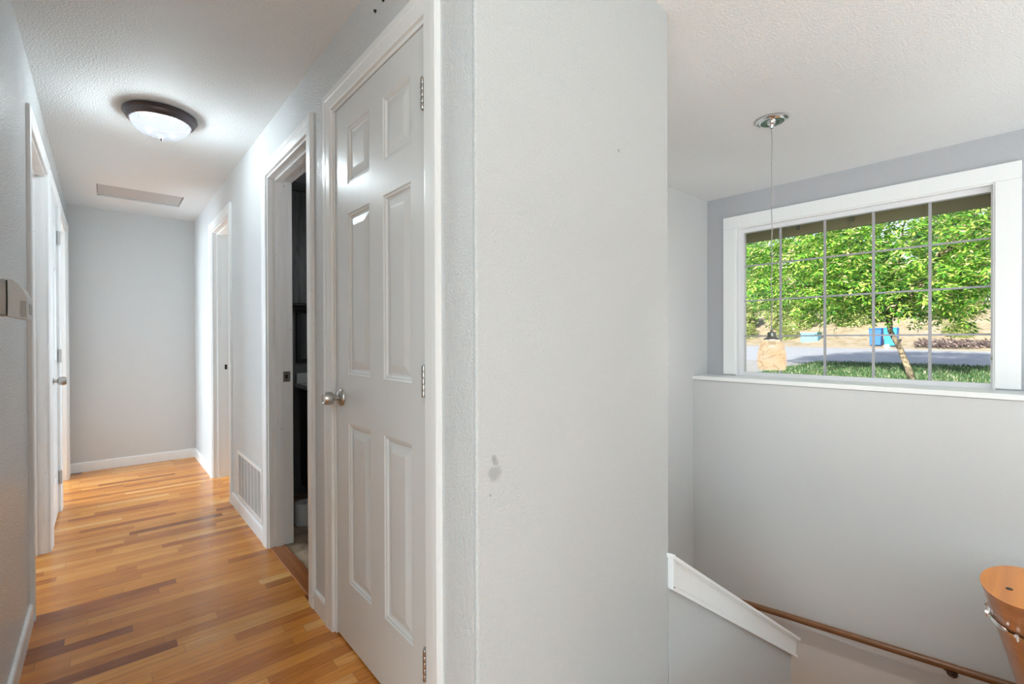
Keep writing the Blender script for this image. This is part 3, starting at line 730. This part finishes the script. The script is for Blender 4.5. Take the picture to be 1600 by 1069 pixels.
M['bark'] = ground_mat('bark', [(.38, (.05, .04, .03)), (.52, (.17, .14, .10)), (.62, (.34, .27, .18))], 9)
def obj_mesh(name, me, m, parent=None):
    me.materials.append(m); o = bpy.data.objects.new(name, me); C.objects.link(o)
    if parent is not None: o.parent = parent; o.matrix_parent_inverse = parent.matrix_basis.inverted()
    return o
# front garden tree
rg = random.Random(11)
tb = Vector((18, 2.85, zg(18, 2.9)-.05))
t = thing('garden_tree', tb, 'leafy bright green garden tree with slanting trunk on the lawn outside the window', 'tree')
bm = bmesh.new()
fork = Vector((18.05, 3.42, 1.75))
tube(bm, [tb, tb+Vector((0, .10, .35)), Vector((18, 3.15, .85)), Vector((18.02, 3.38, 1.35)), fork, fork+Vector((.05, .02, .6))], [.105, .085, .075, .07, .08, .055], 12)
link('trunk', bm, M['bark'], t, smooth=True)
tips = []
bm = bmesh.new()
for k in range(26):
    a = 2*math.pi*k/26+rg.uniform(-.15, .15); rad = rg.uniform(1.6, 3.8); h = rg.uniform(.2, 4.3)
    if rad > 2.8: h = rg.uniform(.1, 2.8)
    q = fork+Vector((math.cos(a)*rad*.85, math.sin(a)*rad*1.15, h))
    pts = limb(bm, fork+Vector((0, 0, rg.uniform(-.1, .5))), q, .05, .012, .10, rg, 6)
    for p in pts[2:]: tips.append(p)
link('branches', bm, M['bark'], t, smooth=True)
cl = []
for k in range(9000):
    p = rg.choice(tips) if rg.random() < .45 else None
    if p is not None: c = p+Vector((rg.gauss(0, .42), rg.gauss(0, .5), rg.gauss(0, .38)))
    else:
        a = rg.uniform(0, 2*math.pi); b_ = rg.uniform(-.25, 1)**1.0; rad = rg.uniform(.72, 1.0)
        ph = math.asin(max(-.45, min(1, b_)))
        c = Vector((18.2+3.6*rad*math.cos(a)*math.cos(ph), 2.7+5.2*rad*math.sin(a)*math.cos(ph), 3.1+4.0*rad*math.sin(ph)))
        c += Vector((rg.gauss(0, .2),)*3)
    if c.z < 1.62+.35*math.sin(c.y*2.1+.6)+.22*math.sin(c.y*5.3+c.x): continue
    out = c-Vector((18.1, 3.2, 3.0))
    cl.append((c, Vector((out.x+rg.gauss(0, 1.2), out.y+rg.gauss(0, 1.2), rg.gauss(-.6, .8)))))
o = obj_mesh('foliage', leaves_mesh('foliage', cl, .17, .030, rg), M['leaf'], t)

# trees and shrubs across the street: shared meshes
def bush_tree(name, h, w, nleaf, ll, lw, m, seed, trunk=True):
    rg = random.Random(seed); e = empty(name, (0, 0, 0)); bm = bmesh.new()
    tube(bm, [Vector((0, 0, -.3)), Vector((.1, .05, h*.3)), Vector((0, .1, h*.75))], [.05*w, .035*w, .012*w], 8)
    for k in range(8):
        a = k*.8; q = Vector((math.cos(a)*w*.35, math.sin(a)*w*.35, h*(.35+.07*k)))
        limb(bm, Vector((.05, .05, h*.15+.03*k*h)), q, .018*w, .006*w, .04*w, rg, 4)
    tr_ = link('trunk', bm, M['bark'], e, smooth=True)
    cl = []; lob = [(Vector((rg.uniform(-.3, .3)*w, rg.uniform(-.3, .3)*w, rg.uniform(.15, .82)*h)), rg.uniform(.16, .30)*w) for _ in range(14)]
    for k in range(nleaf):
        c0, r_ = rg.choice(lob); d = Vector((rg.gauss(0, 1), rg.gauss(0, 1), rg.gauss(0, 1))).normalized()
        c = c0+Vector((d.x, d.y, d.z*.85))*r_*rg.uniform(.75, 1.05)
        if c.z < .02: continue
        cl.append((c, d+Vector((0, 0, rg.uniform(-.6, .2)))))
    fo = obj_mesh('foliage', leaves_mesh('foliage', cl, ll, lw, rg, 5), m, e)
    return e
def copy_tree(o):
    c = o.copy(); C.objects.link(c)
    for ch in o.children:
        d = ch.copy(); C.objects.link(d); d.parent = c
    return c
kinds = [bush_tree('street_tree', 9, 7, 5200, .34, .07, M['leaf2'], 3), bush_tree('shrub', 3.0, 4.5, 3200, .22, .05, M['leaf3'], 5), bush_tree('bright_tree', 8, 6.5, 5200, .32, .07, M['leaf'], 9)]
spots = [(0, 60, 25, 1.1, 'tall deep green tree across the road at the window\'s left edge'),
         (2, 57, 15.6, 1.0, 'yellow-green tree across the road behind the left of the garden tree'),
         (0, 61, 6.9, 1.1, 'deep green tree across the road behind the blue bins'),
         (2, 58, -2.6, 1.05, 'yellow-green tree across the road seen at the window\'s right side'),
         (0, 58, -12, 1.15, 'deep green tree across the road beyond the window\'s right edge'),
         (1, 45.5, 20.5, .85, 'olive shrub on the bank across the road at far left'),
         (1, 46.5, 16.0, .80, 'olive shrub on the dry bank left of the pale blue box'),
         (1, 43.5, 23.5, .45, 'low olive shrub at the road edge at the window\'s far left'),
         (1, 43.2, 18.2, .42, 'low olive shrub at the road edge behind the pendant lamp'),
         (1, 43.6, 15.0, .36, 'smallest low shrub at the road edge left of the pale blue box'),
         (1, 44.5, 4.6, .34, 'small low shrub on the bank right of the blue bins'),
         (1, 48, 11.2, .75, 'olive shrub on the dry bank behind the pale blue box'),
         (1, 49, 5.6, .70, 'olive shrub on the dry bank behind the blue bins'),
         (1, 48, -.5, .80, 'olive shrub on the dry bank at the right of the window')]
used = set()
for (k, x, y, sc_, lab) in spots:
    o = kinds[k] if k not in used else copy_tree(kinds[k]); used.add(k)
    o.location = (x, y, zg(x, y)-.1); o.scale = (sc_,)*3; o.rotation_euler = (0, 0, y*1.7)
    tag(o, lab, 'shrub' if k == 1 else 'tree', 'shrubs on the bank across the road' if k == 1 else 'trees across the road')

# wheeled bins
def bin_(x, y, label, col, s_=1.0):
    z = zg(x, y)+.03; t = thing('wheeled_bin', (x, y, z), label, 'bin', 'blue bins across the road')
    m1 = mat('bin plastic', col, .4); H = 1.12*s_
    bm = bmesh.new(); lo = [(x-.32*s_, y-.31*s_), (x+.30*s_, y-.31*s_), (x+.30*s_, y+.31*s_), (x-.32*s_, y+.31*s_)]; hi = [(x-.37*s_, y-.36*s_), (x+.35*s_, y-.36*s_), (x+.35*s_, y+.36*s_), (x-.37*s_, y+.36*s_)]
    a = [bm.verts.new((*p, z+.04)) for p in lo]; b_ = [bm.verts.new((*p, z+H)) for p in hi]
    for k in range(4): bm.faces.new((a[k], a[(k+1) % 4], b_[(k+1) % 4], b_[k]))
    bm.faces.new(a); bm.faces.new(b_); link('body', bm, m1, t, bevel=.04)
    bm = bmesh.new(); prism(bm, [(x-.40*s_, z+H), (x+.38*s_, z+H), (x+.30*s_, z+H+.12*s_), (x-.28*s_, z+H+.12*s_)], 'Y', y-.36*s_, y+.36*s_); link('lid', bm, m1, t, bevel=.03)
    for sy in (-1, 1):
        bm = bmesh.new(); lathe(bm, [(0, -.03), (.13, -.03), (.13, .03), (0, .03)], (x+.26*s_, y+sy*.28*s_, z+.13), 'Y', 20); link('wheel', bm, M['black'], t)
    bm = bmesh.new(); tube(bm, [(x+.40*s_, y-.2, z+H-.02), (x+.44*s_, y-.2, z+H), (x+.44*s_, y+.2, z+H), (x+.40*s_, y+.2, z+H-.02)], .02, 8); link('handle', bm, m1, t)
bin_(40.9, 8.45, 'dark blue wheeled bin across the road, left of the pair', (.02, .12, .42))
bin_(40.8, 7.60, 'bright blue wheeled bin across the road, right of the pair', (.02, .26, .72), 1.03)
x, y = 42.6, 13.0; z = zg(x, y)
t = thing('storage_box', (x, y, z), 'pale blue box across the road half hidden by hanging leaves', 'box')
pm = mat('pale blue plastic', (.13, .36, .52), .5)
bm = boxes(((x-.5, y-.6, z-.1), (x+.5, y+.6, z+.65))); link('body', bm, pm, t, bevel=.05)
bm = boxes(((x-.55, y-.65, z+.65), (x+.55, y+.65, z+.73))); link('lid', bm, mat('pale grey blue plastic', (.30, .44, .52), .5), t, bevel=.03)

# far house with deck railing
x, y = 72, 30.5; z = zg(x, y)
t = thing('house', (x, y, z), 'pale house with white deck and railing behind trees at the window\'s left', 'house')
link('wall', boxes(((x, y-7, z), (x+8, y+5, z+8.2))), mat('pinkish siding', (.66, .52, .46), .8), t)
link('deck', boxes(((x-2, y-7, z+5.2), (x, y+5, z+5.9))), mat('white deck edge', (.8, .8, .8), .7), t)
bm = bmesh.new(); box(bm, (x-2, y-7, z+7.1), (x-1.9, y+5, z+7.2))
for k in range(49): box(bm, (x-1.98, y-7+k*.25, z+5.9), (x-1.93, y-6.92+k*.25, z+7.1))
link('railing', bm, mat('red-brown railing', (.42, .22, .18), .7), t)
link('roof', boxes(((x-1, y-8, z+8.2), (x+9, y+6, z+8.6))), mat('house roof', (.3, .27, .25), .8), t)

# grass blades on the lawn and litter strip along the far kerb
rg = random.Random(4); V = []; F = []
for k in range(26000):
    x = rg.uniform(12, 24.2); y = rg.uniform(-3, 7.1); z = zg(x, y)
    a = rg.uniform(0, 6.28); h = rg.uniform(.05, .13); wd = .018; i = len(V)
    V += [(x-wd*math.cos(a), y-wd*math.sin(a), z), (x+wd*math.cos(a), y+wd*math.sin(a), z), (x+rg.gauss(0, .04), y+rg.gauss(0, .04), z+h)]; F.append((i, i+1, i+2))
me = bpy.data.meshes.new('grass'); me.from_pydata(V, [], F)
o = obj_mesh('grass', me, leaf_mat('grass blades', [(0, (.03, .09, .03)), (.6, (.08, .17, .06)), (.92, (.2, .26, .12)), (1, (.6, .55, .4))], .3))
tag(o, 'short patchy grass of the front lawn under the garden tree', 'grass', kind='stuff')
V = []; F = []
for k in range(9000):
    x = rg.uniform(40.3, 42.8); y = rg.uniform(-14, 6.4); z = zg(x, y)+.05
    a = rg.uniform(0, 6.28); q = rg.uniform(.05, .14); i = len(V); zz = rg.uniform(0, .22)
    V += [(x-q, y, z+zz), (x+q*math.cos(a), y+q*math.sin(a), z+zz+.03), (x+rg.gauss(0, .06), y+q, z+zz+rg.uniform(0, .16))]; F.append((i, i+1, i+2))
me = bpy.data.meshes.new('leaf_litter'); me.from_pydata(V, [], F)
o = obj_mesh('leaf_litter', me, leaf_mat('brown litter', [(0, (.03, .02, .02)), (.6, (.11, .07, .06)), (1, (.45, .34, .3))], .1))
tag(o, 'strip of brown dry leaf litter along the far edge of the road', 'leaf litter', kind='stuff')
